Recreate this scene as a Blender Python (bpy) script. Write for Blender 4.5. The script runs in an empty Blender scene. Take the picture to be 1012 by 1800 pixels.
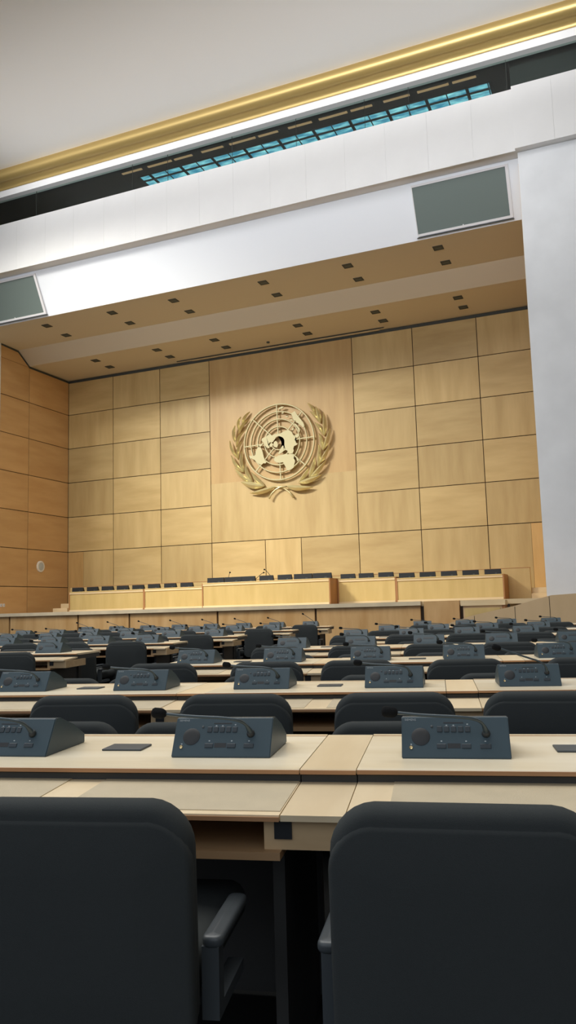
import bpy, bmesh, math, random
from mathutils import Vector, Matrix
random.seed(7)
S = bpy.context.scene
COL = S.collection
PI = math.pi
H = 1.19                      # eye height above the hall floor at the viewer

# ------------------------------------------------------------------ camera
Fw = Vector((-0.38140553, 0.91667266, 0.1193359))
Rt = Vector((0.92161216, 0.38710261, -0.02797493))
Up = Vector((0.07183909, -0.09931162, 0.99245975))
cam = bpy.data.objects.new('camera', bpy.data.cameras.new('camera'))
COL.objects.link(cam)
m = Matrix(((Rt.x, Up.x, -Fw.x), (Rt.y, Up.y, -Fw.y), (Rt.z, Up.z, -Fw.z))).to_4x4()
m.translation = Vector((0, 0, H))
cam.matrix_world = m
cam.data.sensor_fit = 'VERTICAL'
cam.data.sensor_height = 36
cam.data.lens = 1402.63 / 1800 * 36
cam.data.clip_end = 200
cam.data.clip_start = 0.02
S.camera = cam

def seen(x, y, z, margin=45):
    """is a world point inside the photograph's frame (plus a margin)?"""
    p = Vector((x, y, z - H))
    d = p.dot(Fw)
    if d < 0.3:
        return False
    px = 506 + 1402.63 * p.dot(Rt) / d
    return -margin < px < 1012 + margin

# ------------------------------------------------------------------ materials
def new_mat(name):
    mt = bpy.data.materials.new(name)
    mt.use_nodes = True
    nt = mt.node_tree
    return mt, nt, nt.nodes['Principled BSDF']

def plain(name, col, rough=0.6, metal=0.0, spec=0.5, bump=0.0, bscale=200.0, var=0.0, vscale=3.0):
    mt, nt, b = new_mat(name)
    b.inputs['Base Color'].default_value = (*col, 1)
    b.inputs['Roughness'].default_value = rough
    b.inputs['Metallic'].default_value = metal
    b.inputs['Specular IOR Level'].default_value = spec
    tc = nt.nodes.new('ShaderNodeTexCoord')
    if bump:
        n = nt.nodes.new('ShaderNodeTexNoise'); n.inputs['Scale'].default_value = bscale
        n.inputs['Detail'].default_value = 3
        bp = nt.nodes.new('ShaderNodeBump'); bp.inputs['Strength'].default_value = bump
        bp.inputs['Distance'].default_value = 0.01
        nt.links.new(tc.outputs['Object'], n.inputs['Vector'])
        nt.links.new(n.outputs['Fac'], bp.inputs['Height'])
        nt.links.new(bp.outputs['Normal'], b.inputs['Normal'])
    if var:
        n = nt.nodes.new('ShaderNodeTexNoise'); n.inputs['Scale'].default_value = vscale
        n.inputs['Detail'].default_value = 5
        r = nt.nodes.new('ShaderNodeValToRGB')
        r.color_ramp.elements[0].position = 0.3; r.color_ramp.elements[1].position = 0.7
        r.color_ramp.elements[0].color = (*[c * (1 - var) for c in col], 1)
        r.color_ramp.elements[1].color = (*[min(1, c * (1 + var * .5)) for c in col], 1)
        nt.links.new(tc.outputs['Object'], n.inputs['Vector'])
        nt.links.new(n.outputs['Fac'], r.inputs['Fac'])
        nt.links.new(r.outputs['Color'], b.inputs['Base Color'])
    return mt

def wood(name, lo, hi, stretch, rough=0.4, amount=1.0, spec=0.4):
    """veneer: noise stretched along the grain; stretch = scale per axis"""
    mt, nt, b = new_mat(name)
    b.inputs['Roughness'].default_value = rough
    b.inputs['Specular IOR Level'].default_value = spec
    tc = nt.nodes.new('ShaderNodeTexCoord')
    oi = nt.nodes.new('ShaderNodeObjectInfo')
    mp = nt.nodes.new('ShaderNodeMapping'); mp.inputs['Scale'].default_value = stretch
    off = nt.nodes.new('ShaderNodeVectorMath'); off.operation = 'SCALE'
    off.inputs[0].default_value = (37.0, 23.0, 51.0)
    nt.links.new(oi.outputs['Random'], off.inputs['Scale'])
    add = nt.nodes.new('ShaderNodeVectorMath'); add.operation = 'ADD'
    nt.links.new(tc.outputs['Object'], mp.inputs['Vector'])
    nt.links.new(mp.outputs['Vector'], add.inputs[0]); nt.links.new(off.outputs[0], add.inputs[1])
    n = nt.nodes.new('ShaderNodeTexNoise'); n.inputs['Scale'].default_value = 1.0
    n.inputs['Detail'].default_value = 6; n.inputs['Roughness'].default_value = 0.55
    nt.links.new(add.outputs[0], n.inputs['Vector'])
    r = nt.nodes.new('ShaderNodeValToRGB')
    r.color_ramp.elements[0].position = 0.33; r.color_ramp.elements[1].position = 0.68
    r.color_ramp.elements[0].color = (*lo, 1); r.color_ramp.elements[1].color = (*hi, 1)
    nt.links.new(n.outputs['Fac'], r.inputs['Fac'])
    # every veneer leaf is a little lighter or darker than its neighbours
    hs = nt.nodes.new('ShaderNodeHueSaturation')
    mr = nt.nodes.new('ShaderNodeMapRange')
    mr.inputs['To Min'].default_value = 1 - 0.10 * amount; mr.inputs['To Max'].default_value = 1 + 0.08 * amount
    nt.links.new(oi.outputs['Random'], mr.inputs['Value'])
    nt.links.new(mr.outputs['Result'], hs.inputs['Value'])
    nt.links.new(r.outputs['Color'], hs.inputs['Color'])
    nt.links.new(hs.outputs['Color'], b.inputs['Base Color'])
    return mt

def glow(name, col, strength):
    mt, nt, b = new_mat(name)
    b.inputs['Base Color'].default_value = (*col, 1)
    b.inputs['Emission Color'].default_value = (*col, 1)
    b.inputs['Emission Strength'].default_value = strength
    return mt

M = {}
PL, PH = (0.49, 0.34, 0.140), (0.60, 0.438, 0.198)
M['panel_h'] = wood('veneer_grain_across', PL, PH, (0.5, 2.2, 2.6), 0.45, 1.3)
M['panel_v'] = wood('veneer_grain_upright', PL, PH, (2.6, 2.2, 0.35), 0.45, 1.3)
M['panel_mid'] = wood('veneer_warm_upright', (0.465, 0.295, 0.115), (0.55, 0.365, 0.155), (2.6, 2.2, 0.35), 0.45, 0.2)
M['panel_side'] = wood('veneer_side_wall', (0.53, 0.315, 0.135), (0.61, 0.385, 0.175), (3, 0.5, 3), 0.45)
M['panel_dark'] = wood('veneer_orange', (0.56, 0.345, 0.125), (0.64, 0.41, 0.16), (6, 6, 0.8), 0.45)
M['podium'] = wood('podium_veneer', (0.56, 0.405, 0.155), (0.65, 0.485, 0.205), (3, 3, 0.5), 0.4)
M['podium_side'] = wood('podium_end_veneer', (0.36, 0.17, 0.065), (0.44, 0.22, 0.09), (5, 5, 0.8), 0.45)
M['podium_trim'] = wood('podium_pale_trim', (0.72, 0.55, 0.31), (0.82, 0.65, 0.40), (0.8, 5, 5), 0.4)
M['stage_front'] = wood('stage_front_veneer', (0.50, 0.285, 0.105), (0.65, 0.415, 0.19), (3, 3, 0.6), 0.45)
M['ramp'] = wood('balustrade_veneer', (0.58, 0.41, 0.225), (0.65, 0.465, 0.265), (2, 2, 0.6), 0.5, 0.5)
M['coping'] = plain('pale_stone_coping', (0.66, 0.55, 0.375), 0.6, var=0.15, vscale=2)
M['groove'] = plain('dark_joint', (0.035, 0.022, 0.014), 0.9)
M['maple'] = wood('maple_top', (0.67, 0.575, 0.40), (0.79, 0.715, 0.555), (1.0, 7, 7), 0.33, 0.9)
M['maple_pale'] = wood('maple_strip', (0.70, 0.56, 0.36), (0.80, 0.665, 0.45), (7, 1.2, 7), 0.33, 0.9)
M['edge'] = wood('desk_edge', (0.34, 0.17, 0.075), (0.45, 0.25, 0.12), (2, 20, 20), 0.45)
M['leather'] = plain('tan_leather', (0.52, 0.44, 0.30), 0.55, bump=0.15, bscale=350, var=0.08, vscale=9)
M['desk_dark'] = plain('black_desk_carcass', (0.04, 0.04, 0.038), 0.65)
M['cubby_pale'] = wood('socket_box_wood', (0.50, 0.34, 0.18), (0.60, 0.43, 0.24), (3, 12, 12), 0.5)
M['cubby'] = wood('cubby_wood', (0.34, 0.20, 0.095), (0.42, 0.26, 0.13), (2, 12, 12), 0.5)
M['fabric'] = plain('black_upholstery', (0.044, 0.049, 0.049), 0.9, spec=0.15, bump=0.3, bscale=900)
M['black_plastic'] = plain('black_plastic', (0.03, 0.034, 0.036), 0.42, spec=0.4)
M['arm'] = plain('grey_black_armrest', (0.055, 0.064, 0.07), 0.38, spec=0.5)
M['console'] = plain('blue_grey_console', (0.025, 0.050, 0.065), 0.42, spec=0.5, bump=0.05, bscale=1200)
M['console_dark'] = plain('console_black', (0.010, 0.012, 0.014), 0.5)
M['button'] = plain('console_button', (0.022, 0.031, 0.038), 0.35)
M['print'] = plain('pale_print', (0.30, 0.34, 0.36), 0.5)
M['jack'] = plain('brass_jack', (0.7, 0.55, 0.3), 0.3, metal=0.9)
M['stem'] = plain('grey_gooseneck', (0.055, 0.075, 0.085), 0.32, metal=0.3)
M['foam'] = plain('windscreen_foam', (0.012, 0.013, 0.014), 0.95, spec=0.1, bump=0.6, bscale=700)
M['plate'] = plain('grey_cover_plate', (0.05, 0.06, 0.065), 0.5)
M['monitor'] = plain('black_monitor_housing', (0.008, 0.010, 0.012), 0.55)
M['white'] = plain('white_plaster', (0.76, 0.755, 0.75), 0.9, bump=0.1, bscale=40)
M['fascia'] = plain('cool_white_plaster', (0.82, 0.84, 0.88), 0.9)
M['beam'] = plain('white_stone_cladding', (0.74, 0.73, 0.72), 0.85, var=0.05, vscale=0.7)
M['pillar'] = plain('worn_white_stone', (0.76, 0.77, 0.785), 0.85, var=0.07, vscale=1.1)
M['ceil'] = plain('white_ceiling', (0.84, 0.83, 0.81), 0.95)
M['stage_ceil'] = plain('beige_ceiling', (0.60, 0.53, 0.42), 0.95)
M['gold'] = plain('gilded_moulding', (0.44, 0.31, 0.11), 0.44, metal=0.55, bump=0.12, bscale=30)
M['emblem'] = plain('pale_gilt', (0.52, 0.465, 0.265), 0.55, metal=0.1)
M['leaf'] = plain('gilt_leaf', (0.68, 0.60, 0.33), 0.32, metal=0.5)
M['gallery'] = plain('black_green_gallery', (0.013, 0.017, 0.0155), 0.7)
M['bar'] = plain('black_glazing_bar', (0.012, 0.016, 0.017), 0.6)
M['screen'] = plain('grey_green_screen', (0.135, 0.17, 0.155), 0.6)
M['frame'] = plain('white_screen_frame', (0.72, 0.70, 0.71), 0.6)
M['shade'] = plain('dark_slot', (0.05, 0.055, 0.05), 0.8)
M['lamp_dark'] = plain('downlight_well', (0.055, 0.06, 0.055), 0.6)
M['speaker_white'] = plain('speaker_white', (0.78, 0.74, 0.66), 0.6)
M['speaker_grey'] = plain('speaker_grille', (0.48, 0.52, 0.52), 0.7, bump=0.3, bscale=120)
M['carpet'] = plain('dark_carpet', (0.020, 0.021, 0.021), 0.95, spec=0.1, bump=0.4, bscale=300)
M['hall_wall'] = plain('hall_side_wall', (0.42, 0.36, 0.28), 0.8)
M['warm'] = glow('warm_tube', (0.80, 0.50, 0.25), 0.42)
# glowing panes: hall skylight's reflection in the glass, with paler patches of cloud
mt, nt, b = new_mat('skylight_reflection')
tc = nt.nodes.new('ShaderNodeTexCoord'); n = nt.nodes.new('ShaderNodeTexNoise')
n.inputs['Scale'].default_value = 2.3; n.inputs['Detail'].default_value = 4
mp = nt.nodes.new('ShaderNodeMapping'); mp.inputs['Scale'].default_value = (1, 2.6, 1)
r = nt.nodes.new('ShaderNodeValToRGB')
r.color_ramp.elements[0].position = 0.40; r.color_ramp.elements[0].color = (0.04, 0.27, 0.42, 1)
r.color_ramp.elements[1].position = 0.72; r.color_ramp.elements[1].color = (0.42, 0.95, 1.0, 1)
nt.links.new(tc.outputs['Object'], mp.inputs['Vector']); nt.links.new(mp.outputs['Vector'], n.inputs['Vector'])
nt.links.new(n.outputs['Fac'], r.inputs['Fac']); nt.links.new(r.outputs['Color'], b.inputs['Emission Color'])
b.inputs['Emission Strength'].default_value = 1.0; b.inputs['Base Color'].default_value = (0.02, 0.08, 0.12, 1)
M['sky_reflection'] = mt
# clear glass of the gallery front
mt, nt, b = new_mat('gallery_glass')
nt.nodes.remove(b)
tr = nt.nodes.new('ShaderNodeBsdfTransparent'); tr.inputs['Color'].default_value = (0.86, 0.92, 0.90, 1)
gl = nt.nodes.new('ShaderNodeBsdfGlossy'); gl.inputs['Roughness'].default_value = 0.02
mx = nt.nodes.new('ShaderNodeMixShader'); mx.inputs['Fac'].default_value = 0.04
nt.links.new(tr.outputs[0], mx.inputs[1]); nt.links.new(gl.outputs[0], mx.inputs[2])
nt.links.new(mx.outputs[0], nt.nodes['Material Output'].inputs['Surface'])
M['glass'] = mt

# ------------------------------------------------------------------ mesh helpers
def finish(name, bm, mat, parent=None, smooth=False, loc=None, rot=None):
    bmesh.ops.recalc_face_normals(bm, faces=bm.faces)
    me = bpy.data.meshes.new(name)
    bm.to_mesh(me); bm.free()
    if smooth:
        for p in me.polygons: p.use_smooth = True
        if smooth == 'auto':
            sharp_edges(me, 0.7)
    me.materials.append(M[mat])
    o = bpy.data.objects.new(name, me)
    COL.objects.link(o)
    if parent: o.parent = parent
    if loc: o.location = loc
    if parent and parent.get('kind') == 'structure': o.location = Vector(loc or (0, 0, 0)) - parent.location
    if rot: o.rotation_euler = rot
    return o

def sharp_edges(me, ang):
    bm = bmesh.new(); bm.from_mesh(me)
    for e in bm.edges:
        if len(e.link_faces) == 2 and e.calc_face_angle(0) > ang: e.smooth = False
    bm.to_mesh(me); bm.free()

def box(bm, x0, x1, y0, y1, z0, z1, bev=0.0):
    vs = [bm.verts.new((x, y, z)) for z in (z0, z1) for x, y in ((x0, y0), (x1, y0), (x1, y1), (x0, y1))]
    fs = [(0, 3, 2, 1), (4, 5, 6, 7), (0, 1, 5, 4), (1, 2, 6, 5), (2, 3, 7, 6), (3, 0, 4, 7)]
    faces = [bm.faces.new([vs[i] for i in f]) for f in fs]
    if bev:
        es = list({e for f in faces for e in f.edges})
        bmesh.ops.bevel(bm, geom=es, offset=bev, segments=2, affect='EDGES', profile=0.5)
    return vs

def prism(bm, prof, a0, a1, axis='x'):
    """closed profile extruded along an axis; profile is (y,z) for x, (x,z) for y, (x,y) for z"""
    def P(p, a):
        return {'x': (a, p[0], p[1]), 'y': (p[0], a, p[1]), 'z': (p[0], p[1], a)}[axis]
    A = [bm.verts.new(P(p, a0)) for p in prof]; B = [bm.verts.new(P(p, a1)) for p in prof]
    n = len(prof)
    for i in range(n):
        bm.faces.new((A[i], A[(i + 1) % n], B[(i + 1) % n], B[i]))
    bm.faces.new(A[::-1]); bm.faces.new(B)

def tube(bm, pts, rad, seg=8, caps=True):
    pts = [Vector(p) for p in pts]
    if not hasattr(rad, '__len__'): rad = [rad] * len(pts)
    rings = []; up = Vector((0.03, 0.05, 1)).normalized()
    for i, p in enumerate(pts):
        t = (pts[min(i + 1, len(pts) - 1)] - pts[max(i - 1, 0)]).normalized()
        u = t.cross(up)
        if u.length < 1e-3: u = t.cross(Vector((1, 0, 0)))
        u.normalize(); v = u.cross(t)
        rings.append([bm.verts.new(p + (u * math.cos(2 * PI * k / seg) + v * math.sin(2 * PI * k / seg)) * rad[i]) for k in range(seg)])
    for a, b_ in zip(rings, rings[1:]):
        for k in range(seg):
            bm.faces.new((a[k], a[(k + 1) % seg], b_[(k + 1) % seg], b_[k]))
    if caps:
        bm.faces.new(rings[0][::-1]); bm.faces.new(rings[-1])

def lathe(bm, prof, seg=20, axis='z', c=(0, 0, 0)):
    """prof: (radius, height) list; closed at both ends"""
    c = Vector(c); rings = []
    for r_, h in prof:
        ring = []
        for k in range(seg):
            a = 2 * PI * k / seg
            p = {'z': (r_ * math.cos(a), r_ * math.sin(a), h), 'y': (r_ * math.cos(a), h, r_ * math.sin(a)),
                 'x': (h, r_ * math.cos(a), r_ * math.sin(a))}[axis]
            ring.append(bm.verts.new(c + Vector(p)))
        rings.append(ring)
    for a, b_ in zip(rings, rings[1:]):
        for k in range(seg):
            bm.faces.new((a[k], a[(k + 1) % seg], b_[(k + 1) % seg], b_[k]))
    bm.faces.new(rings[0][::-1]); bm.faces.new(rings[-1])

def rr_outline(w, h, radii, inset=0.0, seg=7):
    """rounded rectangle outline, radii = (bl, br, tr, tl)"""
    pts = []
    cs = [(-w/2, -h/2, 1, 1, PI), (w/2, -h/2, -1, 1, 1.5*PI), (w/2, h/2, -1, -1, 0), (-w/2, h/2, 1, -1, .5*PI)]
    for (x, y, sx, sy, a0), rad in zip(cs, radii):
        rad = max(rad, inset + 0.002)
        cx, cy = x + sx * rad, y + sy * rad
        for k in range(seg + 1):
            a = a0 + .5 * PI * k / seg
            pts.append((cx + (rad - inset) * math.cos(a), cy + (rad - inset) * math.sin(a)))
    return pts

def pillow(bm, w, h, t, radii, edge, bulge=0.0, place=None, seg=7):
    """upholstered slab: rounded outline w x h, thickness t with rounded edges; place maps (x, y, d) to 3-D"""
    place = place or (lambda x, y, d: (x, d, y))
    rings = []
    K = 4
    seq = [(edge * (1 - math.sin(.5 * PI * k / K)), -t/2 + edge * (1 - math.cos(.5 * PI * k / K))) for k in range(K + 1)]
    seq += [(i, -d) for i, d in reversed(seq)]
    seq = [(seq[0][0] + min(w, h) * .22, seq[0][1] - bulge)] + seq + [(seq[-1][0] + min(w, h) * .22, seq[-1][1] + bulge)]
    for ins, d in seq:
        rings.append([bm.verts.new(place(x, y, d)) for x, y in rr_outline(w, h, radii, ins, seg)])
    n = len(rings[0])
    for a, b_ in zip(rings, rings[1:]):
        for k in range(n):
            bm.faces.new((a[k], a[(k + 1) % n], b_[(k + 1) % n], b_[k]))
    bm.faces.new(rings[0][::-1]); bm.faces.new(rings[-1])

def empty(name, loc, rz=0.0):
    o = bpy.data.objects.new(name, None)
    o.empty_display_size = 0.1
    COL.objects.link(o)
    o.location = loc; o.rotation_euler = (0, 0, rz)
    return o

def tag(o, label, cat, group=None):
    o['label'] = label; o['category'] = cat
    if group: o['group'] = group
    return o

def struct(o):
    o['kind'] = 'structure'
    return o

def kids(o):
    return [c for c in KIDS.get(o.name, [])]

def copy_tree(o, parent=None):
    c = o.copy(); COL.objects.link(c)
    if parent: c.parent = parent
    for ch in list(o.children):
        copy_tree(ch, c)
    return c

def bx(name, mat, x0, x1, y0, y1, z0, z1, parent=None, bev=0.0):
    """box mesh whose origin sits at its own centre"""
    cx, cy, cz = (x0 + x1) / 2, (y0 + y1) / 2, (z0 + z1) / 2
    bm = bmesh.new()
    box(bm, x0 - cx, x1 - cx, y0 - cy, y1 - cy, z0 - cz, z1 - cz, bev)
    return finish(name, bm, mat, parent, loc=(cx, cy, cz))
# ================================================================== THE SETTING
X0, PW, CW, Q = -21.954, 2.33157, 6.10346, 1.50631     # back wall: left corner, panel width, emblem panel, panel height
YW = 28.0                                             # back wall
YP = 23.82                                            # front end of the panelled side wall
YB = 21.25                                            # face of the white beam
ZC0, ZC1 = 10.70 + H, 10.19 + H                       # two levels of the stage ceiling
FS = 0.0039                                           # level floor tilted slightly to fit the desk rows, absorbing likely camera horizon error
def fl(y): return FS * y

bm = bmesh.new()
vs = [bm.verts.new(p) for p in ((-34, -9, fl(-9)), (12, -9, fl(-9)), (12, 21.4, fl(21.4)), (-34, 21.4, fl(21.4)),
                                (-34, -9, -.3), (12, -9, -.3), (12, 21.4, -.3), (-34, 21.4, -.3))]
for f in ((0, 1, 2, 3), (7, 6, 5, 4), (0, 4, 5, 1), (1, 5, 6, 2), (2, 6, 7, 3), (3, 7, 4, 0)):
    bm.faces.new([vs[i] for i in f])
struct(finish('floor', bm, 'carpet'))

# ---- back wall and its veneer panels
wb = struct(bx('wall_back', 'groove', X0 - .3, 0.3, YW + .03, YW + .3, -0.2, ZC1 + .3))
xs = [X0 + PW * k for k in range(4)]
xs += [xs[3] + CW + PW * k for k in range(4)]
zrow = [ZC1 - .07] + [2.6369 + Q * k + H for k in (4, 3, 2, 1, 0)] + [1.30 + H - .22]
G = .014
def panel(parent, mat, x0, x1, z0, z1, t=.03):
    return bx('wood_panel', mat, x0 + G, x1 - G, YW - .001, YW + t, z0 + G, z1 - G, parent)
for c in range(7):
    if c == 3: continue
    for r_ in range(6):
        z1, z0 = zrow[r_], (zrow[r_ + 1] if r_ < 5 else 0.35 + H)
        mat = 'panel_h' if (c + r_) % 2 == (0 if c < 3 else 1) else 'panel_v'
        xa, xb = xs[c], xs[c + 1] + (0.0 if c < 6 else -.02)
        if r_ == 5 and c == 0:
            panel(wb, 'panel_dark', xa, xa + .82, z0, z1); panel(wb, 'panel_v', xa + .80, xb, z0, z1)
        elif r_ == 5 and c == 6:
            panel(wb, 'panel_v', xa, xb - .87, z0, z1); panel(wb, 'panel_dark', xb - .89, xb, z0, z1)
        else:
            panel(wb, mat, xa, xb, z0, z1)
bx('wood_panel', 'panel_v', xs[3] + G, xs[4] - G, YW - .001, YW + .03, zrow[5] + G, 5.0 + H, wb)
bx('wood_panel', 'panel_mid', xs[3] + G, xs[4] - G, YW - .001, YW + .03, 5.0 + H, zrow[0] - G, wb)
sub = [xs[3], -12.634, -11.143, xs[4]]
for k in range(3):
    panel(wb, ('panel_h', 'panel_v', 'panel_h')[k], sub[k], sub[k + 1], 0.35 + H, zrow[5])

# ---- left side wall of the stage
wl = struct(bx('wall_left', 'groove', X0 - .3, X0 - .03, YP, YW, -0.2, ZC0 + .3))
yj = 25.47
zl = [2.6369 + Q * k + H for k in (5, 4, 3, 2, 1, 0, -1)]
for (ya, yb) in ((YP, yj), (yj, YW - .002)):
    for r_ in range(7):
        z1 = zl[r_]; z0 = zl[r_ + 1] if r_ < 6 else .05 + H
        if r_ == 0: z1 = ZC1 - .05
        bx('wood_panel', 'panel_side', X0 - .03, X0, ya + G, yb - G, z0 + G, z1 - G, wl)
bm = bmesh.new()   # sloping top panel under the raised part of the ceiling
prism(bm, [(YP + G, ZC1 - .05), (yj - G, ZC1 - .05), (24.78, ZC0 - .05), (YP + G, ZC0 - .03)], X0 - .03, X0)
finish('wood_panel', bm, 'panel_side', wl)
# white reveal between the side wall and the hall, and the right side wall
struct(bx('wall_left_reveal', 'white', X0 - .3, X0, YB + .15, YP, 0, 13.2))
struct(bx('wall_right', 'panel_dark', -1.861, -1.66, 21.72, YW + .3, 0, 13.2))

# ---- pillars at either side of the stage mouth, hall walls
struct(bx('wall_front_right', 'pillar', -1.83, 12, 21.40, 21.70, 0, 14.6))
struct(bx('wall_front_left', 'pillar', -34, X0 - .02, 21.40, 21.70, 0, 14.6))
struct(bx('wall_hall_right', 'hall_wall', 11.7, 12, -9, 21.4, 0, 17))
struct(bx('wall_rear', 'hall_wall', -34, 12, -9.3, -9, 0, 0.9))
struct(bx('wall_hall_left', 'hall_wall', -34, -33.7, -9, 21.4, 0, 17))

# ---- the white beam across the stage mouth: cladding slabs
ZB0, ZB1 = 12.13 + H, 13.93 + H
beam = struct(bx('wall_beam', 'white', -34, 12, YB + .05, 21.74, ZB0 + .02, ZB1 - .02))
bj = [-34, -27.0, -25.1, -23.3, -21.5, -20.2, -18.95, -17.7, -16.5, -15.25, -14.0, -12.8, -11.6, -10.39, -9.13, -7.95, -6.71, -5.47, -4.24, -2.99, -1.87]
for a, b_ in zip(bj, bj[1:]):
    bx('cladding_slab', 'beam', a + .0015, b_ - .0015, YB, YB + .05, ZB0, ZB1, beam)
bj = [-1.87, -.84, .6, 2.0, 3.4, 5, 7, 9.5, 12]
for a, b_ in zip(bj, bj[1:]):
    bx('cladding_slab', 'beam', a + .0015, b_ - .0015, YB - .13, YB + .05, ZB0, ZB1, beam)

# ---- sloping fascia and stage ceiling
bm = bmesh.new()
prism(bm, [(21.66, 12.13 + H), (22.385, ZC0), (22.55, ZC0), (21.9, 12.3 + H)], X0, -1.83)
struct(finish('wall_fascia', bm, 'fascia'))
bm = bmesh.new()
prism(bm, [(22.385, ZC0), (24.78, ZC0 - .03), (25.47, ZC1), (YW + .2, ZC1 + .02), (YW + .2, ZC1 + .35), (22.5, ZC0 + .35)], X0 - .25, -1.70)
struct(finish('ceiling_stage', bm, 'stage_ceil'))
struct(bx('trim_1', 'shade', X0, -1.86, YW - .03, YW + .01, ZC1 - .10, ZC1 - .0))
bm = bmesh.new()
for (ya, za), (yb, zb) in zip([(YP, ZC0), (24.78, ZC0 - .03), (25.47, ZC1)], [(24.78, ZC0 - .03), (25.47, ZC1), (YW, ZC1)]):
    prism(bm, [(ya, za - .085), (yb, zb - .085), (yb, zb - .01), (ya, za - .01)], X0 - .01, X0 + .015)
struct(finish('trim_2', bm, 'shade'))

# ---- frieze, gilded cornice, hall ceiling
struct(bx('wall_frieze', 'white', -34, 12, YB, YB + .3, 14.975 + H, 15.9 + H))
bm = bmesh.new()
prof = [(20.86, 15.80 + H)]
for k in range(17):                     # big upper roll
    a = math.radians(135 + 150 * k / 16)
    prof.append((20.93 + .205 * math.cos(a), 15.55 + H + .205 * math.sin(a)))
prof += [(21.01, 15.37 + H), (21.02, 15.385 + H)]
for k in range(7):                      # hollow sweeping back to the frieze below it
    a = math.radians(90 * k / 6)
    prof.append((21.03 + .22 * math.sin(a), 15.385 + H - .165 * (1 - math.cos(a))))
prof += [(21.25, 15.21 + H), (21.27, 15.20 + H), (21.27, 15.80 + H)]
prism(bm, prof, -34, 12)
struct(finish('trim_3', bm, 'gold', smooth='auto'))
struct(bx('ceiling', 'ceil', -34, 12, -9, 21.3, 15.72 + H, 15.95 + H))

# ---- gallery behind the slot: dark box, skylight reflection as panes, warm tubes, glass front
struct(bx('wall_gallery', 'gallery', -34, 12, 25.6, 25.8, 13.5 + H, 15.8 + H))
struct(bx('floor_gallery', 'gallery', -34, 12, YB + .5, 25.8, 13.55 + H, 13.75 + H))
cg = 15.40 + H
struct(bx('ceiling_gallery', 'gallery', -34, 12, YB + .3, 22.86, cg, cg + .1))
struct(bx('ceiling_gallery', 'gallery', -34, -14.92, 22.86, 25.8, cg, cg + .1))
struct(bx('ceiling_gallery', 'gallery', -2.60, 12, 22.86, 25.8, cg, cg + .1))
sk = struct(bx('reflected_skylight', 'sky_reflection', -14.92, -2.60, 22.86, 25.6, cg + .012, cg + .03))  # added panes glow in place of the hall skylight's mirror image
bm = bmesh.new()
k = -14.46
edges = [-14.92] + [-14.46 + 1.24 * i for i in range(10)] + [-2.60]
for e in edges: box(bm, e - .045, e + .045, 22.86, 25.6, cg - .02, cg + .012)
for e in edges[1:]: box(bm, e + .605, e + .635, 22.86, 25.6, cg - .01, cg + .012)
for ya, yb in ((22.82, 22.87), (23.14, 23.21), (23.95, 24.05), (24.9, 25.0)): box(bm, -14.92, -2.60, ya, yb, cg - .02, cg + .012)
finish('reflected_bars', bm, 'bar', sk)
win = struct(bx('window_2', 'glass', -34, 12, YB + .20, YB + .212, 13.9 + H, 15.0 + H))
for x in (-18.27, -14.24, -12.87, -10.5, -8.3, -6.1, -4.76, -2.0, .4, -20.6):
    bx('glass_joint', 'shade', x - .004, x + .004, YB + .195, YB + .217, 13.9 + H, 15.0 + H, win)
struct(bx('wall_gallery_end', 'gallery', -1.95, 12, 22.0, 22.2, 13.7 + H, 15.4 + H))
tubes = [(-15.3 + 1.06 * i) for i in range(12)]
for i, x in enumerate(tubes):
    o = bx('gallery_lamp', 'warm', x, x + (.82, .95, .7)[i % 3], 22.36, 22.46, cg - .03, cg + .0, None, .01)
    tag(o, 'warm lit tube on the dark gallery ceiling above the white beam', 'lamp', 'warm tubes over the gallery')
    bx('housing', 'bar', -.42, .42, -.05, .05, .0, .025, o)

# ---- screens on the fascia
fd = Vector((0, .4446, -.8957)); fn = Vector((0, -.8957, -.4446))   # down the slope; out of it
base = Vector((0, 21.66, 12.13 + H))
def on_fascia(bm, x0, x1, s0, s1, d0, d1):
    vs = []
    for d in (d0, d1):
        for x, s in ((x0, s0), (x1, s0), (x1, s1), (x0, s1)):
            vs.append(bm.verts.new(base + Vector((x, 0, 0)) + fd * s + fn * d))
    for f in ((0, 3, 2, 1), (4, 5, 6, 7), (0, 1, 5, 4), (1, 2, 6, 5), (2, 3, 7, 6), (3, 0, 4, 7)):
        bm.faces.new([vs[i] for i in f])
for xa, xb, lab in ((-4.85, -2.215, 'grey-green screen in a white frame on the fascia beside the stone pillar'),
                    (-21.2, -18.57, 'grey-green screen in a white frame at the far left end of the fascia')):
    e = empty('wall_screen', (0, 0, 0))
    tag(e, lab, 'screen', 'screens on the fascia')
    bm = bmesh.new(); on_fascia(bm, xa, xb, .13, 1.43, -.01, .03); finish('screen_surface', bm, 'screen', e)
    bm = bmesh.new()
    on_fascia(bm, xa - .02, xb + .085, .07, .13, -.01, .05); on_fascia(bm, xa - .02, xb + .085, 1.43, 1.50, -.01, .05)
    on_fascia(bm, xb, xb + .085, .13, 1.43, -.01, .05); on_fascia(bm, xa - .02, xa, .13, 1.43, -.01, .05)
    finish('screen_frame', bm, 'frame', e)
    bm = bmesh.new(); on_fascia(bm, xa - .05, xb + .10, 1.525, 1.545, -.01, .05); finish('cable_tray', bm, 'shade', e)
    bm = bmesh.new(); on_fascia(bm, (xa + xb) / 2 - .012, (xa + xb) / 2 + .012, 1.40, 1.45, .03, .045); finish('status_lamp', bm, 'white', e)

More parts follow.
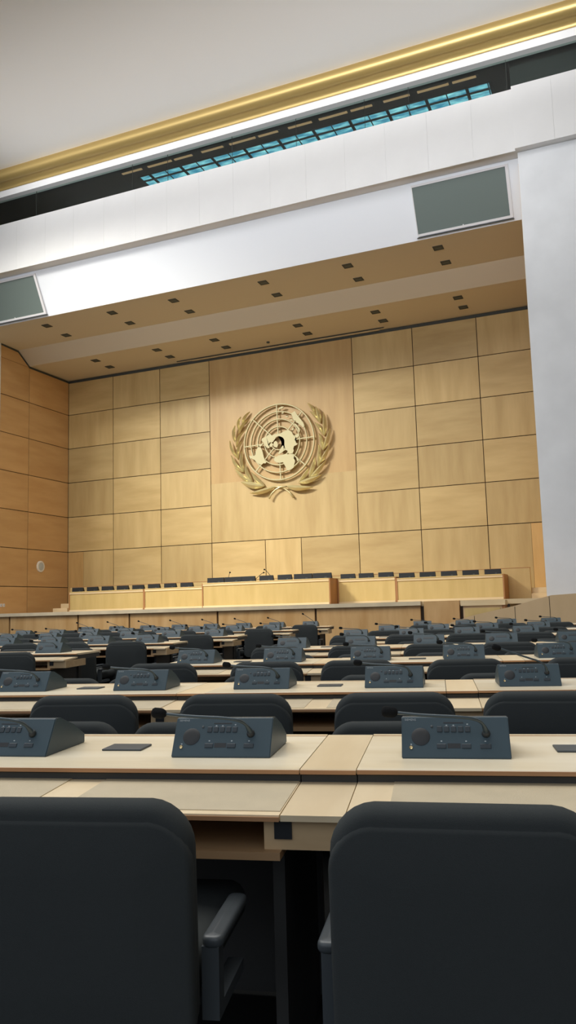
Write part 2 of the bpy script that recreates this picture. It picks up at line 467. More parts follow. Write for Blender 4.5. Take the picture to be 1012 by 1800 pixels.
# ---- downlights, slot and detector in the stage ceiling
dl0 = None
COLS = [-4.45, -7.33, -10.26, -13.68, -16.22, -19.12]
cname = ['first', 'second', 'third', 'fourth', 'fifth', 'sixth']
rname = ['outermost', 'second', 'third', 'innermost']
for ri, (y, z) in enumerate(((23.1, ZC0 - .012), (24.22, ZC0 - .024), (26.08, ZC1), (27.05, ZC1))):
    for ci, x in enumerate(COLS):
        if dl0 is None:
            e = empty('recessed_downlight', (0, 0, 0)); dl0 = e
            bm = bmesh.new()
            for a in ((-.15, .15, -.15, -.125), (-.15, .15, .125, .15), (-.15, -.125, -.125, .125), (.125, .15, -.125, .125)):
                box(bm, *a, -.012, .004)
            finish('trim_ring', bm, 'shade', e)
            bm = bmesh.new(); box(bm, -.125, .125, -.125, .125, -.006, .002); finish('lamp_well', bm, 'lamp_dark', e)
            bm = bmesh.new(); box(bm, -.09, .09, .0, .012, -.010, -.004); finish('lamp_baffle', bm, 'screen', e)
        else:
            e = copy_tree(dl0)
        e.location = (x, y, z)
        tag(e, 'square dark downlight, %s row from the hall, %s from the right' % (('first', 'second', 'third', 'fourth')[ri], cname[ci]),
            'downlight', 'downlights in the stage ceiling')
tag(bx('ceiling_vent', 'shade', -16.3, -7.5, 27.70, 27.755, ZC1 - .012, ZC1 + .004), 'long thin dark vent slot in the stage ceiling above the emblem', 'vent')
tag(bx('ceiling_vent', 'coping', -15.7, -7.7, 27.80, 27.92, ZC1 - .02, ZC1 + .004), 'pale grey-green strip along the ceiling edge above the emblem', 'strip')
bm = bmesh.new(); lathe(bm, [(.055, -.035), (.065, -.015), (.065, .004)], 14)
tag(finish('ceiling_detector', bm, 'shade', loc=(-11.97, 27.25, ZC1)), 'small round dark detector on the stage ceiling above the emblem', 'detector')

# ---- round loudspeaker and switches on the left wall
e = empty('wall_speaker', (X0, 26.24, 1.962 + H)); tag(e, 'round white wall loudspeaker on the left veneer wall', 'speaker')
bm = bmesh.new(); lathe(bm, [(.235, 0), (.235, .03), (.20, .05), (.165, .045), (.165, .0)], 28, 'x'); finish('rim', bm, 'speaker_white', e, smooth='auto')
bm = bmesh.new(); lathe(bm, [(.165, .005), (.165, .035), (.08, .048), (.005, .05)], 28, 'x'); finish('grille', bm, 'speaker_grey', e, smooth='auto')
for y, w in ((24.03, 'left'), (24.17, 'right')):
    e = bx('switch_plate', 'white', X0, X0 + .015, y - .05, y + .05, .405 + H - .06, .405 + H + .06, None, .004)
    tag(e, '%s of the two white switch plates low on the left veneer wall' % w, 'switch', 'switch plates on the left wall')
    bx('rocker', 'speaker_grey', .007, .012, -.025, .025, -.035, .035, e)

# ================================================================== EMBLEM ON THE BACK WALL
CX, CZ = -11.898, 6.376 + H
em = empty('wall_emblem', (CX, YW - .04, CZ))
tag(em, 'gilt emblem of a world map between two laurel branches on the back wall', 'emblem')
def ring_part(r_, w):
    bm = bmesh.new(); N = 72; rows = []
    for rad, d in ((r_ - w, -.10), (r_ - w * .6, -.135), (r_ + w * .6, -.135), (r_ + w, -.10), (r_ + w, -.06), (r_ - w, -.06)):
        rows.append([bm.verts.new((rad * .985 * math.cos(2 * PI * k / N), d, rad * math.sin(2 * PI * k / N))) for k in range(N)])
    rows.append(rows[0])
    for a, b_ in zip(rows, rows[1:]):
        for k in range(N): bm.faces.new((a[k], a[(k + 1) % N], b_[(k + 1) % N], b_[k]))
    finish('globe_ring', bm, 'emblem', em, smooth='auto')
for r_, w in ((1.485, .030), (1.19, .026), (.895, .026), (.60, .026), (.31, .024)): ring_part(r_, w)
for k in range(8):
    a = PI / 4 * k + math.radians(2)
    bm = bmesh.new(); box(bm, .30 if k in (0, 1, 2, 3, 5) else .6, 1.47, -.12, -.07, -.024, .024, .008)
    finish('meridian', bm, 'emblem', em, rot=(0, -a, 0))
for k in range(8):   # studs holding the rings off the wall
    a = PI / 4 * k + .02
    bm = bmesh.new(); tube(bm, [(1.485 * .985 * math.cos(a), -.07, 1.485 * math.sin(a)), (1.485 * .985 * math.cos(a), .038, 1.485 * math.sin(a))], .018, 8)
    finish('stud', bm, 'leaf', em)
LAND=[[(-0.691,0.205),(-0.561,0.244),(-0.5,0.263),(-0.425,0.317),(-0.352,0.303),(-0.275,0.269),(-0.157,0.312),(-0.041,0.312),(0.125,0.312),(0.174,0.275),(0.074,0.262),(-0.02,0.21),(-0.094,0.193),(-0.129,0.129),(-0.191,0.073),(-0.226,0.015),(-0.3,0.007),(-0.349,0.028),(-0.394,-0.029),(-0.435,-0.056),(-0.403,-0.122),(-0.365,-0.182),(-0.423,-0.213),(-0.499,-0.168),(-0.554,-0.09),(-0.575,-0.026),(-0.618,0.019),(-0.674,0.078),(-0.706,0.144)],
[(-0.183,0.01),(-0.098,0.048),(-0.04,-0.02),(-0.02,-0.131),(-0.056,-0.22),(-0.155,-0.194),(-0.219,-0.11)],
[(-0.334,-0.036),(-0.25,-0.029),(-0.218,-0.079),(-0.271,-0.167),(-0.338,-0.175),(-0.386,-0.108)],
[(-0.024,0.319),(0.126,0.327),(0.243,0.382),(0.359,0.41),(0.442,0.422),(0.57,0.33),(0.632,0.2),(0.727,0.128),(0.691,0.009),(0.752,-0.136),(0.816,-0.158),(0.749,-0.206),(0.657,-0.239),(0.615,-0.321),(0.629,-0.414),(0.577,-0.516),(0.485,-0.522),(0.382,-0.481),(0.368,-0.388),(0.287,-0.348),(0.22,-0.379),(0.153,-0.427),(0.052,-0.479),(-0.014,-0.487),(0.005,-0.412),(0.057,-0.325),(0.126,-0.224),(0.194,-0.154),(0.256,-0.068),(0.259,0.04),(0.203,0.139),(0.105,0.196),(0.006,0.223)],
[(-0.201,-0.623),(-0.116,-0.585),(0.001,-0.535),(0.15,-0.525),(0.282,-0.508),(0.413,-0.53),(0.576,-0.538),(0.638,-0.63),(0.62,-0.704),(0.681,-0.817),(0.635,-0.935),(0.619,-1.056),(0.525,-1.123),(0.394,-1.163),(0.313,-1.119),(0.268,-0.992),(0.205,-0.878),(0.174,-0.814),(0.042,-0.832),(-0.09,-0.804),(-0.187,-0.733)],
[(-0.868,-0.12),(-0.757,-0.131),(-0.702,-0.231),(-0.662,-0.375),(-0.632,-0.518),(-0.586,-0.663),(-0.528,-0.746),(-0.556,-0.79),(-0.656,-0.774),(-0.718,-0.83),(-0.842,-0.787),(-0.924,-0.707),(-1.04,-0.603),(-1.141,-0.546),(-1.209,-0.555),(-1.241,-0.473),(-1.284,-0.422),(-1.155,-0.435),(-1.036,-0.447),(-0.984,-0.405),(-0.974,-0.281),(-0.911,-0.194)],
[(-0.822,-0.046),(-0.738,-0.049),(-0.675,0.032),(-0.635,-0.004),(-0.712,-0.089),(-0.774,-0.12)],
[(0.566,1.042),(0.643,1.08),(0.71,1.124),(0.758,1.087),(0.803,0.983),(0.897,0.863),(0.981,0.745),(1.053,0.645),(1.098,0.532),(1.089,0.462),(1.03,0.447),(0.984,0.514),(0.904,0.57),(0.841,0.638),(0.777,0.661),(0.747,0.742),(0.675,0.751),(0.636,0.848),(0.606,0.96)],
[(0.646,0.661),(0.775,0.6),(0.837,0.516),(0.915,0.399),(0.902,0.293),(0.857,0.313),(0.819,0.441),(0.74,0.542)],
[(0.573,0.422),(0.641,0.492),(0.665,0.412),(0.604,0.373)],
[(0.697,0.193),(0.762,0.201),(0.845,0.238),(0.874,0.142),(0.79,0.06),(0.739,0.096)],
[(0.055,1.323),(0.19,1.375),(0.288,1.35),(0.204,1.289),(0.07,1.265)],
[(0.183,1.136),(0.265,1.132),(0.247,1.081),(0.181,1.083)],
[(0.327,0.978),(0.442,0.97),(0.424,0.911),(0.342,0.93)],
[(0.493,0.818),(0.618,0.813),(0.649,0.754),(0.535,0.767)],
[(0.733,-0.731),(0.798,-0.707),(0.844,-0.803),(0.778,-0.842)],
]
LEAF_L=[ (-1.227,1.353,-1.59,0.883,0.161),(-1.595,1.185,-1.729,0.675,0.138),(-1.295,1.038,-1.757,0.522,0.138),(-1.859,0.858,-1.898,0.203,0.172),(-1.512,0.595,-1.866,-0.001,0.138),(-2.105,0.27,-1.811,-0.451,0.138),(-1.63,0.196,-1.798,-0.519,0.138),(-2.061,-0.315,-1.563,-1.049,0.161),(-1.615,-0.183,-1.551,-1.05,0.184),(-1.921,-0.828,-1.19,-1.488,0.195),(-1.482,-0.704,-1.178,-1.478,0.184),(-1.668,-1.403,-0.661,-1.664,0.275),(-1.215,-1.059,-0.661,-1.664,0.184),(-1.283,-1.895,-0.23,-1.733,0.206) ]
LEAF_R=[ (1.211,1.409,1.56,0.92,0.146),(1.559,1.216,1.738,0.558,0.182),(1.291,1.078,1.749,0.534,0.146),(1.869,0.939,1.872,0.024,0.182),(1.479,0.634,1.849,0.049,0.158),(2.117,0.3,1.819,-0.488,0.194),(1.637,0.185,1.794,-0.53,0.182),(2.094,-0.326,1.636,-1.007,0.182),(1.627,-0.243,1.56,-1.157,0.194),(1.933,-0.891,1.227,-1.53,0.206),(1.456,-0.72,1.18,-1.525,0.206),(1.714,-1.439,0.745,-1.667,0.218),(1.218,-1.102,0.771,-1.624,0.182),(1.358,-1.876,0.236,-1.736,0.230) ]
STEM_L, STEM_R = [(0.526, -2.196), (0.368, -1.986), (0.184, -1.838), (-0.051, -1.741), (-0.337, -1.717)], [(-0.454, -2.184), (-0.345, -1.993), (-0.174, -1.852), (0.044, -1.76), (0.28, -1.769)]

for n_, poly in enumerate(LAND):
    bm = bmesh.new()
    A = [bm.verts.new((x, -.142 - .0012 * n_, z)) for x, z in poly]; B = [bm.verts.new((x, -.112 - .0004 * n_, z)) for x, z in poly]
    f = bm.faces.new(A); f2 = bm.faces.new(B[::-1])
    for i in range(len(A)):
        bm.faces.new((A[i], A[i - 1], B[i - 1], B[i]))
    bmesh.ops.triangulate(bm, faces=[f, f2])
    finish('land_mass', bm, 'emblem', em)
def leaf(parent, n_, tx, tz, bx_, bz, w, k):
    """ridged, pointed leaf from its base to its tip, curling off the wall"""
    bm = bmesh.new()
    b0, t0 = Vector((bx_, 0, bz)), Vector((tx, 0, tz)); ax = t0 - b0; L = ax.length; ax.normalize()
    sd = Vector((ax.z, 0, -ax.x)); bend = .06 * L * (1 if k else -1)
    N = 9; rows = []
    for i in range(N + 1):
        t = i / N
        hw = w * .46 * (math.sin(PI * min(1, t * .96 + .04) ** .85) ** .8 if 0 < t < 1 else .03)
        lift = -.03 - .05 * (n_ % 2) - .08 * math.sin(PI * t) - .04 * t
        rg = .085 * (math.sin(PI * t) * .85 + .15)
        c = b0 + ax * (L * t) + sd * (bend * math.sin(PI * t))
        rows.append([bm.verts.new(c - sd * hw + Vector((0, lift + .03, 0))), bm.verts.new(c - sd * hw * .5 + Vector((0, lift - rg * .42, 0))),
                     bm.verts.new(c + Vector((0, lift - rg, 0))),
                     bm.verts.new(c + sd * hw * .5 + Vector((0, lift - rg * .42, 0))), bm.verts.new(c + sd * hw + Vector((0, lift + .03, 0))),
                     bm.verts.new(c + Vector((0, lift + .05, 0)))])
    for a, b_ in zip(rows, rows[1:]):
        for q in range(6): bm.faces.new((a[q], a[(q + 1) % 6], b_[(q + 1) % 6], b_[q]))
    bm.faces.new(rows[0][::-1]); bm.faces.new(rows[-1])
    finish('leaf', bm, 'leaf', parent)
for side, leaves, stem in ((0, LEAF_L, STEM_L), (1, LEAF_R, STEM_R)):
    bm = bmesh.new()
    tube(bm, [(x, -.06 - .07 * side, z) for x, z in stem], [.042] + [.032] * (len(stem) - 1), 8)
    tube(bm, [(stem[-2][0], -.05, stem[-2][1]), (stem[-2][0], .038, stem[-2][1])], .02, 8)
    br = finish('laurel_branch', bm, 'leaf', em, smooth=True)
    for n_, L in enumerate(leaves): leaf(br, n_, *L, side)

# ================================================================== STAGE
ST = .07 + H            # stage floor
DA = .42 + H           # dais floor
stg = bx('floor_stage', 'podium_trim', X0 - .3, -1.86, 20.56, YW + .2, ST - .12, ST)
struct(stg)
struct(bx('floor_dais', 'podium_trim', -20.85, -1.87, 26.16, YW + .02, ST, DA))
struct(bx('stair', 'podium_trim', -21.0, -20.3, 25.86, 26.155, ST, .24 + H))
struct(bx('stair', 'podium_trim', -2.66, -1.87, 25.86, 26.155, ST, .24 + H))
struct(bx('trim_4', 'coping', -26, -4.87, 20.42, 20.60, -.03 + H, .075 + H))     # coping along the stage edge
wst = struct(bx('wall_stage_front', 'groove', -26, -3.80, 20.56, 20.66, fl(20.5), ST - .08))
sj = [-26, -23.4, -20.9, -18.37, -15.68, -13.8, -10.81, -7.8, -4.87]
for a, b_ in zip(sj, sj[1:]):
    bx('wood_panel', 'stage_front', a + .03, b_ - .03, 20.50, 20.56, fl(20.5) + .02, -.03 + H, wst)
bx('wood_panel', 'stage_front', -4.80, -3.89, 20.47, 20.56, fl(20.5) + .02, .07 + H, wst)
# low pedestal beside the steps
e = empty('stage_pedestal', (-3.235, 20.15, fl(20.2))); tag(e, 'low framed wooden pedestal against the stage front beside the steps', 'pedestal')
bx('body', 'ramp', -.49, .45, -.05, .32, .0, 1.04, e)
bx('front_panel', 'podium', -.45, .41, -.08, -.05, .05, .98, e)
bx('top_ledge', 'podium_trim', -.54, .54, -.10, .34, 1.04, 1.16, e)
bx('end_panel', 'podium_side', .45, .53, -.05, .32, .0, 1.04, e)
# steps up to the stage, and sloping balustrade in front of the pillar
for i in range(6):
    z1 = ST - .205 * i
    if z1 < .1: break
    struct(bx('stair', 'podium_trim', -2.74, -.7, 21.28 - .26 * i, 21.395, max(z1 - .205, fl(21)), z1 - .002))
bm = bmesh.new()
f0 = fl(19.9) - .02
prism(bm, [(-5.0, f0), (1.4, f0), (1.4, .17 + H), (-1.05, .15 + H), (-1.60, .125 + H), (-1.98, .03 + H), (-2.45, -.10 + H), (-3.47, -.31 + H), (-4.11, -.51 + H), (-5.0, -.70 + H)], 19.85, 19.98, 'y')
bal = struct(finish('wall_balustrade', bm, 'ramp'))
for x, z in ((-2.45, -.10), (-1.65, .12), (-3.42, -.30), (-.35, .14)):
    bx('joint', 'groove', x - .006, x + .006, 19.846, 19.853, f0 + .02, z - .02 + H, bal)

# ---- presidium desks on the stage
def podium(name, label, x0, x1, yf, zb, zt, yd, end_right=False, end_left=False):
    e = empty(name, ((x0 + x1) / 2, yf, zb)); tag(e, label, 'desk', 'desks on the stage')
    w = (x1 - x0) / 2; h = zt - zb
    bx('front_panel', 'podium', -w, w, 0, .05, .08, h - .10, e)
    bx('lower_ledge', 'podium_trim', -w, w, -.04, .05, 0, .08, e)
    bx('upper_rail', 'podium_trim', -w, w, -.025, .05, h - .10, h - .03, e)
    bx('desktop', 'podium', -w, w, -.04, yd, h - .03, h, e, .006)
    bx('end_panel', 'podium_side', w, w + .04, -.02, yd, 0, h - .002, e)
    bx('end_panel', 'podium_side', -w - .04, -w, -.02, yd, 0, h - .002, e)
    return e
podium('presidium_desk', 'pale wooden stage desk at the far left end of the presidium', -19.50, -16.22, 25.0, ST, .835 + H, .8)
podium('presidium_desk', 'pale wooden stage desk between the far left desk and the raised centre desk', -16.14, -13.40, 25.0, ST, .845 + H, .8)
podium('presidium_desk', 'raised wooden centre desk projecting below the wall emblem', -13.35, -8.75, 24.3, ST, .925 + H, 1.5)
podium('presidium_desk', 'pale wooden stage desk just right of the raised centre desk', -8.66, -6.76, 25.0, ST, .90 + H, .8)
podium('presidium_desk', 'pale wooden stage desk at the right end with brown end panel', -6.68, -3.39, 25.0, ST, .85 + H, .95)
sb = bx('stage_bench', 'panel_v', -20.25, -2.68, 25.99, 26.15, ST, 1.04 + H)
tag(sb, 'long low wooden screen wall behind the stage desks', 'screen wall')
bx('top_rail', 'podium_side', -8.785, 8.785, -.085, .085, .4845, .5025, sb)
# ================================================================== HALL FURNITURE PROTOTYPES
ORD = ['nearest', 'second nearest', 'third nearest', 'fourth nearest', 'fifth nearest', 'sixth nearest', 'farthest']
NTH = ['first', 'second', 'third', 'fourth', 'fifth', 'sixth', 'seventh', 'eighth', 'ninth', 'tenth']
PROTO = []
def proto(name):
    e = empty(name, (0, 0, -50)); PROTO.append(e)
    return e

# ---- two-seat desk (local x along the row, y towards the stage, origin on the floor under the consoles)
def make_desk(end=None):
    e = proto('conference_desk')
    TZ = .75
    x0, x1 = -.612, .612
    bm = bmesh.new()
    prism(bm, [(-.152, TZ - .002), (-.150, TZ), (.423, TZ), (.425, TZ - .003), (.425, TZ - .028), (-.10, TZ - .018), (-.152, TZ - .011)], x0, x1)
    finish('shelf_top', bm, 'maple', e)
    bx('front_lipping', 'edge', x0, x1, -.157, -.152, TZ - .0125, TZ - .002, e)
    bx('rear_lipping', 'maple_pale', x0, x1, .400, .427, TZ - .027, TZ + .0012, e)
    bx('rear_joint', 'edge', x0, x1, .3945, .400, TZ - .01, TZ + .0008, e)
    bx('shelf_support', 'desk_dark', x0, x1, -.135, .40, TZ - .062, TZ - .0185, e)
    def slope(y): return TZ - .035 + .038 * (y + .1)      # writing surface, tilted to the sitter
    bm = bmesh.new()
    prism(bm, [(-.44, slope(-.44)), (-.10, slope(-.10)), (-.10, slope(-.10) - .014), (-.44, slope(-.44) - .014)], x0, x1)
    finish('writing_surface', bm, 'maple_pale', e)
    bx('surface_lipping', 'edge', x0, x1, -.444, -.44, slope(-.44) - .014, slope(-.44) - .004, e)
    for xa, xb in ((-.515, -.05), (.055, .609)):
        bm = bmesh.new()
        prism(bm, [(-.412, slope(-.412) + .002), (-.115, slope(-.115) + .002), (-.115, slope(-.115)), (-.412, slope(-.412))], xa, xb)
        finish('leather_pad', bm, 'leather', e)
    bx('cable_plate', 'plate', -.065, .065, .105, .205, TZ, TZ + .006, e, .002)
    bx('cubby_shelf', 'cubby', x0, x1, -.44, .05, TZ - .150, TZ - .132, e)
    bx('cubby_back', 'cubby', x0, x1, .03, .06, TZ - .132, TZ - .06, e)
    bx('modesty_panel', 'desk_dark', x0, x1, .20, .225, .02, TZ - .06, e)
    for s in (-1, 1): bx('leg_panel', 'desk_dark', s * .58 - .015, s * .58 + .015, -.30, .30, 0, TZ - .150, e)
    # narrow strip that fills the gap to the next desk, with a socket box below it
    f0, f1 = x1 + .003, x1 + .153
    bm = bmesh.new()
    prism(bm, [(-.152, TZ - .002), (-.150, TZ), (.425, TZ), (.425, TZ - .028), (-.10, TZ - .018), (-.152, TZ - .011)], f0, f1)
    fs_ = finish('filler_strip', bm, 'maple_pale', e)
    bx('front_lipping', 'edge', f0, f1, -.157, -.152, TZ - .0125, TZ - .002, fs_)
    bm = bmesh.new()
    prism(bm, [(-.44, slope(-.44)), (-.10, slope(-.10)), (-.10, slope(-.10) - .014), (-.44, slope(-.44) - .014)], f0, f1)
    finish('filler_surface', bm, 'maple_pale', fs_)
    d = bx('socket_box', 'cubby_pale', f0 - .045, f1 + .012, -.415, .03, TZ - .132, TZ - .062, e)
    bx('power_socket', 'console_dark', -.078, -.036, -.227, -.2225, -.010, .030, d)
    bx('strip_support', 'desk_dark', f0, f1, -.135, .40, TZ - .062, TZ - .0185, e)
    return e

# ---- microphone console
FACE0, FACE1 = Vector((0, 0, .004)), Vector((0, .062, .104))
fv = (FACE1 - FACE0); FL = fv.length; fv.normalize(); fnrm = Vector((0, -fv.z, fv.y))
def face_pt(u, v, d=0.0): return FACE0 + fv * (v * FL) + fnrm * d + Vector(((u - .5) * .30, 0, 0))
def face_box(bm, u, v, w, h, d0, d1, bev=.0012):
    bm2 = bmesh.new(); box(bm2, -w/2, w/2, -h/2, h/2, d0, d1, bev)
    mtx = Matrix(((1, 0, 0), (0, fv.y, fnrm.y), (0, fv.z, fnrm.z)))
    c = face_pt(u, v)
    for v_ in bm2.verts: v_.co = mtx @ v_.co + c
    me = bpy.data.meshes.new('tmp'); bm2.to_mesh(me); bm2.free(); bm.from_mesh(me); bpy.data.meshes.remove(me)
def face_disc(bm, u, v, rad, d0, d1, seg=24, dome=0.0):
    c = face_pt(u, v); rings = []
    for r_, d in ((rad, d0), (rad, d1), (rad * .93, d1 + dome * .4), (rad * .5, d1 + dome), (rad * .02, d1 + dome)):
        rings.append([bm.verts.new(c + Vector((r_ * math.cos(2 * PI * k / seg), 0, 0)) + fv * (r_ * math.sin(2 * PI * k / seg)) + fnrm * d) for k in range(seg)])
    for a, b_ in zip(rings, rings[1:]):
        for k in range(seg): bm.faces.new((a[k], a[(k + 1) % seg], b_[(k + 1) % seg], b_[k]))
    bm.faces.new(rings[0][::-1]); bm.faces.new(rings[-1])

def mic_path(pose):
    a = face_pt(.785, .58, -.004)
    if pose == 'low':
        P = [a, a + Vector((.000, -.012, .012)), a + Vector((-.010, -.034, .036)), a + Vector((-.032, -.050, .050)), a + Vector((-.075, -.058, .057)),
             a + Vector((-.13, -.060, .060)), a + Vector((-.19, -.062, .064)), a + Vector((-.245, -.064, .070))]
    elif pose == 'mid':
        P = [a, a + Vector((.000, -.012, .014)), a + Vector((-.010, -.028, .042)), a + Vector((-.036, -.036, .062)), a + Vector((-.080, -.040, .078)),
             a + Vector((-.125, -.044, .094)), a + Vector((-.175, -.046, .112)), a + Vector((-.225, -.05, .130))]
    else:
        P = [a, a + Vector((.000, -.010, .016)), a + Vector((-.014, -.020, .044)), a + Vector((-.045, -.024, .072)), a + Vector((-.085, -.026, .100)),
             a + Vector((-.125, -.028, .128)), a + Vector((-.165, -.030, .156)), a + Vector((-.205, -.032, .184))]
    # smooth the polyline
    out = []
    for i in range(len(P) - 1):
        p0, p1, p2, p3 = P[max(i-1, 0)], P[i], P[i+1], P[min(i+2, len(P)-1)]
        for k in range(4):
            t = k / 4
            out.append(.5 * ((2*p1) + (p2-p0)*t + (2*p0-5*p1+4*p2-p3)*t*t + (3*p1-p0-3*p2+p3)*t**3))
    out.append(P[-1]); return out

def make_console(pose, detail):
    e = proto('microphone_console')
    bm = bmesh.new()
    prism(bm, [(0, 0), (0, .004), (.062, .104), (.068, .106), (.105, .103), (.185, .072), (.268, .030), (.268, 0)], -.15, .15)
    bmesh.ops.bevel(bm, geom=[ed for ed in bm.edges if abs(ed.verts[0].co.x - ed.verts[1].co.x) < 1e-4], offset=.0022, segments=2, affect='EDGES')
    finish('body', bm, 'console', e)
    bm = bmesh.new(); face_disc(bm, .18, .51, .0262, -.004, .0008, 28, .0016)
    if detail: 
        for k in range(6): pass
    finish('speaker_grille', bm, 'console_dark', e, smooth='auto')
    pts = mic_path(pose); n = len(pts)
    bm = bmesh.new()
    tube(bm, pts, [(.0095 if i < 3 else (.0095 - .004 * (i - 3) / 4 if i < 7 else .0046)) for i in range(n)], 8)
    st = finish('microphone_stem', bm, 'stem', e, smooth=True)
    t = (pts[-1] - pts[-2]).normalized(); p = pts[-1]
    bm = bmesh.new(); tube(bm, [p - t * .004, p + t * .002, p + t * .008, p + t * .020, p + t * .032, p + t * .038, p + t * .041], [.007, .0125, .0152, .0156, .0152, .0115, .004], 12)
    finish('windscreen', bm, 'foam', st, smooth=True)
    bm = bmesh.new(); tube(bm, pts[1:5], [.0125, .0120, .0112, .0085], 10); finish('stem_collar', bm, 'black_plastic', st, smooth=True)
    if detail:
        for u in (.36, .425, .49, .555, .62):
            bm = bmesh.new(); face_box(bm, u, .70, .0145, .017, -.001, .0022); finish('button', bm, 'button', e)
        for u, w in ((.372, .026), (.60, .026), (.776, .030)):
            bm = bmesh.new(); face_box(bm, u, .275, w, .013, -.001, .0022); finish('button', bm, 'button', e)
        bm = bmesh.new(); face_box(bm, .487, .285, .036, .014, -.001, .0004, 0); finish('display', bm, 'console_dark', e)
        bm = bmesh.new(); face_box(bm, .49, .865, .056, .0035, -.001, .0004, 0); finish('card_slot', bm, 'console_dark', e)
        bm = bmesh.new(); face_disc(bm, .088, .235, .0048, -.002, .002, 16, -.0018); finish('headphone_jack', bm, 'jack', e, smooth='auto')
        bm = bmesh.new(); face_disc(bm, .287, .77, .0038, -.002, .0012, 12, .001); finish('indicator', bm, 'plate', e, smooth='auto')
        bm = bmesh.new()
        for u, v in ((.372, .40), (.60, .40), (.776, .40), (.425, .80), (.49, .80), (.62, .83), (.090, .315)):
            face_box(bm, u, v, .0045, .0035, -.0005, .0003, 0)
        finish('key_symbol', bm, 'print', e)
        cu = bpy.data.curves.new('maker_name', 'FONT'); cu.body = 'SIEMENS'; cu.size = .0088; cu.extrude = .0002
        cu.materials.append(M['print'])
        tmp = bpy.data.objects.new('lettering', cu); COL.objects.link(tmp)
        me = bpy.data.meshes.new_from_object(tmp.evaluated_get(bpy.context.evaluated_depsgraph_get()))
        bpy.data.objects.remove(tmp)
        to = bpy.data.objects.new('maker_name', me); COL.objects.link(to); to.parent = e
        mtx = Matrix(((1, 0, 0), (0, fv.y, fnrm.y), (0, fv.z, fnrm.z))).to_4x4(); mtx.translation = face_pt(.03, .92, .0004)
        to.matrix_local = mtx
    else:
        bm = bmesh.new()
        face_box(bm, .49, .70, .100, .019, -.001, .0012, 0)
        finish('key_panel', bm, 'button', e)
    return e

# ---- swivel chair; the back faces -y, the sitter looks to +y
def make_chair(arms=True, detail=True, top=.815):
    e = proto('swivel_chair')
    hb = .47
    def bend(x, y, d):   # x across, y up the back, d through it; gently hollowed and reclined
        return (x, d + .10 * x * x * 1.6 - .10 * (y + hb/2) * .5 - .01, top - hb/2 + y - .20 * x * x * max(0, min(1, y / .15)))
    bm = bmesh.new()
    pillow(bm, .505, hb, .070, (.06, .06, .088, .088), .030, .006, bend)
    finish('backrest', bm, 'fabric', e, smooth=True)
    bm = bmesh.new()
    pillow(bm, .508, hb - .018, .036, (.06, .06, .085, .085), .014, .006, lambda x, y, d: bend(x, y - .024, d - .0215))
    finish('back_shell', bm, 'fabric', e, smooth=True)
    bm = bmesh.new()
    pillow(bm, .50, .47, .095, (.09, .09, .05, .05), .04, .012, lambda x, y, d: (x, y + .27, .445 + d))
    finish('seat', bm, 'fabric', e, smooth=True)
    bm = bmesh.new()
    lathe(bm, [(.028, .40), (.028, .22), (.045, .22), (.045, .10), (.06, .10), (.06, .07)], 14, 'z', (0, .25, 0))
    finish('gas_column', bm, 'black_plastic', e, smooth='auto')
    bm = bmesh.new()
    tube(bm, [(0, .25, .40), (0, .10, .36), (0, -.02, .40), (0, -.02, .55)], [.03, .03, .028, .024], 8)
    finish('back_bracket', bm, 'black_plastic', e, smooth=True)
    if arms:
        for s in (-1, 1):
            bm = bmesh.new()
            pillow(bm, .045, .26, .024, (.018, .018, .018, .018), .009, .002, lambda x, y, d: (s * .272 + x, y + .155, .515 + d))
            a = finish('armrest', bm, 'arm', e, smooth=True)
            bm = bmesh.new()
            prism(bm, [(.03, .506), (.07, .506), (.07, .392), (.26, .392), (.26, .366), (.03, .366)], s * .268 - .018, s * .268 + .018)
            box(bm, min(s * .20, s * .285), max(s * .20, s * .285), .10, .21, .360, .385, .006)
            finish('arm_post', bm, 'arm', a)
    if detail:
        bm = bmesh.new()
        for k in range(5):
            a = 2 * PI * k / 5 + .3
            tube(bm, [(.03 * math.cos(a), .25 + .03 * math.sin(a), .105), (.30 * math.cos(a), .25 + .30 * math.sin(a), .075)], [.028, .018], 6)
        b5 = finish('star_base', bm, 'black_plastic', e)
        for k in range(5):
            a = 2 * PI * k / 5 + .3
            bm = bmesh.new(); lathe(bm, [(.020, -.016), (.028, -.012), (.028, .012), (.020, .016)], 12, 'x', (.30 * math.cos(a), .25 + .30 * math.sin(a), .029))
            tube(bm, [(.30 * math.cos(a), .25 + .30 * math.sin(a), .03), (.30 * math.cos(a), .25 + .30 * math.sin(a), .075)], .008, 6)
            finish('caster', bm, 'black_plastic', b5)
    return e

desk0 = make_desk()
cons = {(p, d): make_console(p, d) for p in ('low', 'mid', 'high') for d in (True, False)}
chair_near, chair_far, chair_rear = make_chair(True, True), make_chair(True, False), make_chair(True, True, .772)
for p_ in PROTO: p_['label'] = ''

# ================================================================== ROWS
A0, DP = 1.9549, 1.9518
TH_R, TH_L = .2138, .1925         # rows fan round the stage
DZ = {0: 0, 1: -.03, 2: .0, 3: .03, 4: .18, 5: -.20, 6: -.08, 7: .10}
def row_main(i): return (-2.0, A0 + DP * i + DZ[i], TH_R)
def row_left(i): return (-5.2, A0 + DP * i + math.tan(TH_L) * -3.2 + {3: .0, 4: .0, 5: -.1, 6: .1, 7: .05}[i], TH_L)
def world(row, lx, ly):
    ox, oy, th = row
    return ox + lx * math.cos(th) - ly * math.sin(th), oy + lx * math.sin(th) + ly * math.cos(th)
def put(src, row, lx, ly, dz=0.0, rz=0.0, flip=0.0):
    x, y = world(row, lx, ly)
    o = copy_tree(src); o.location = (x, y, fl(y) + dz); o.rotation_euler = (0, 0, row[2] + rz)
    return o

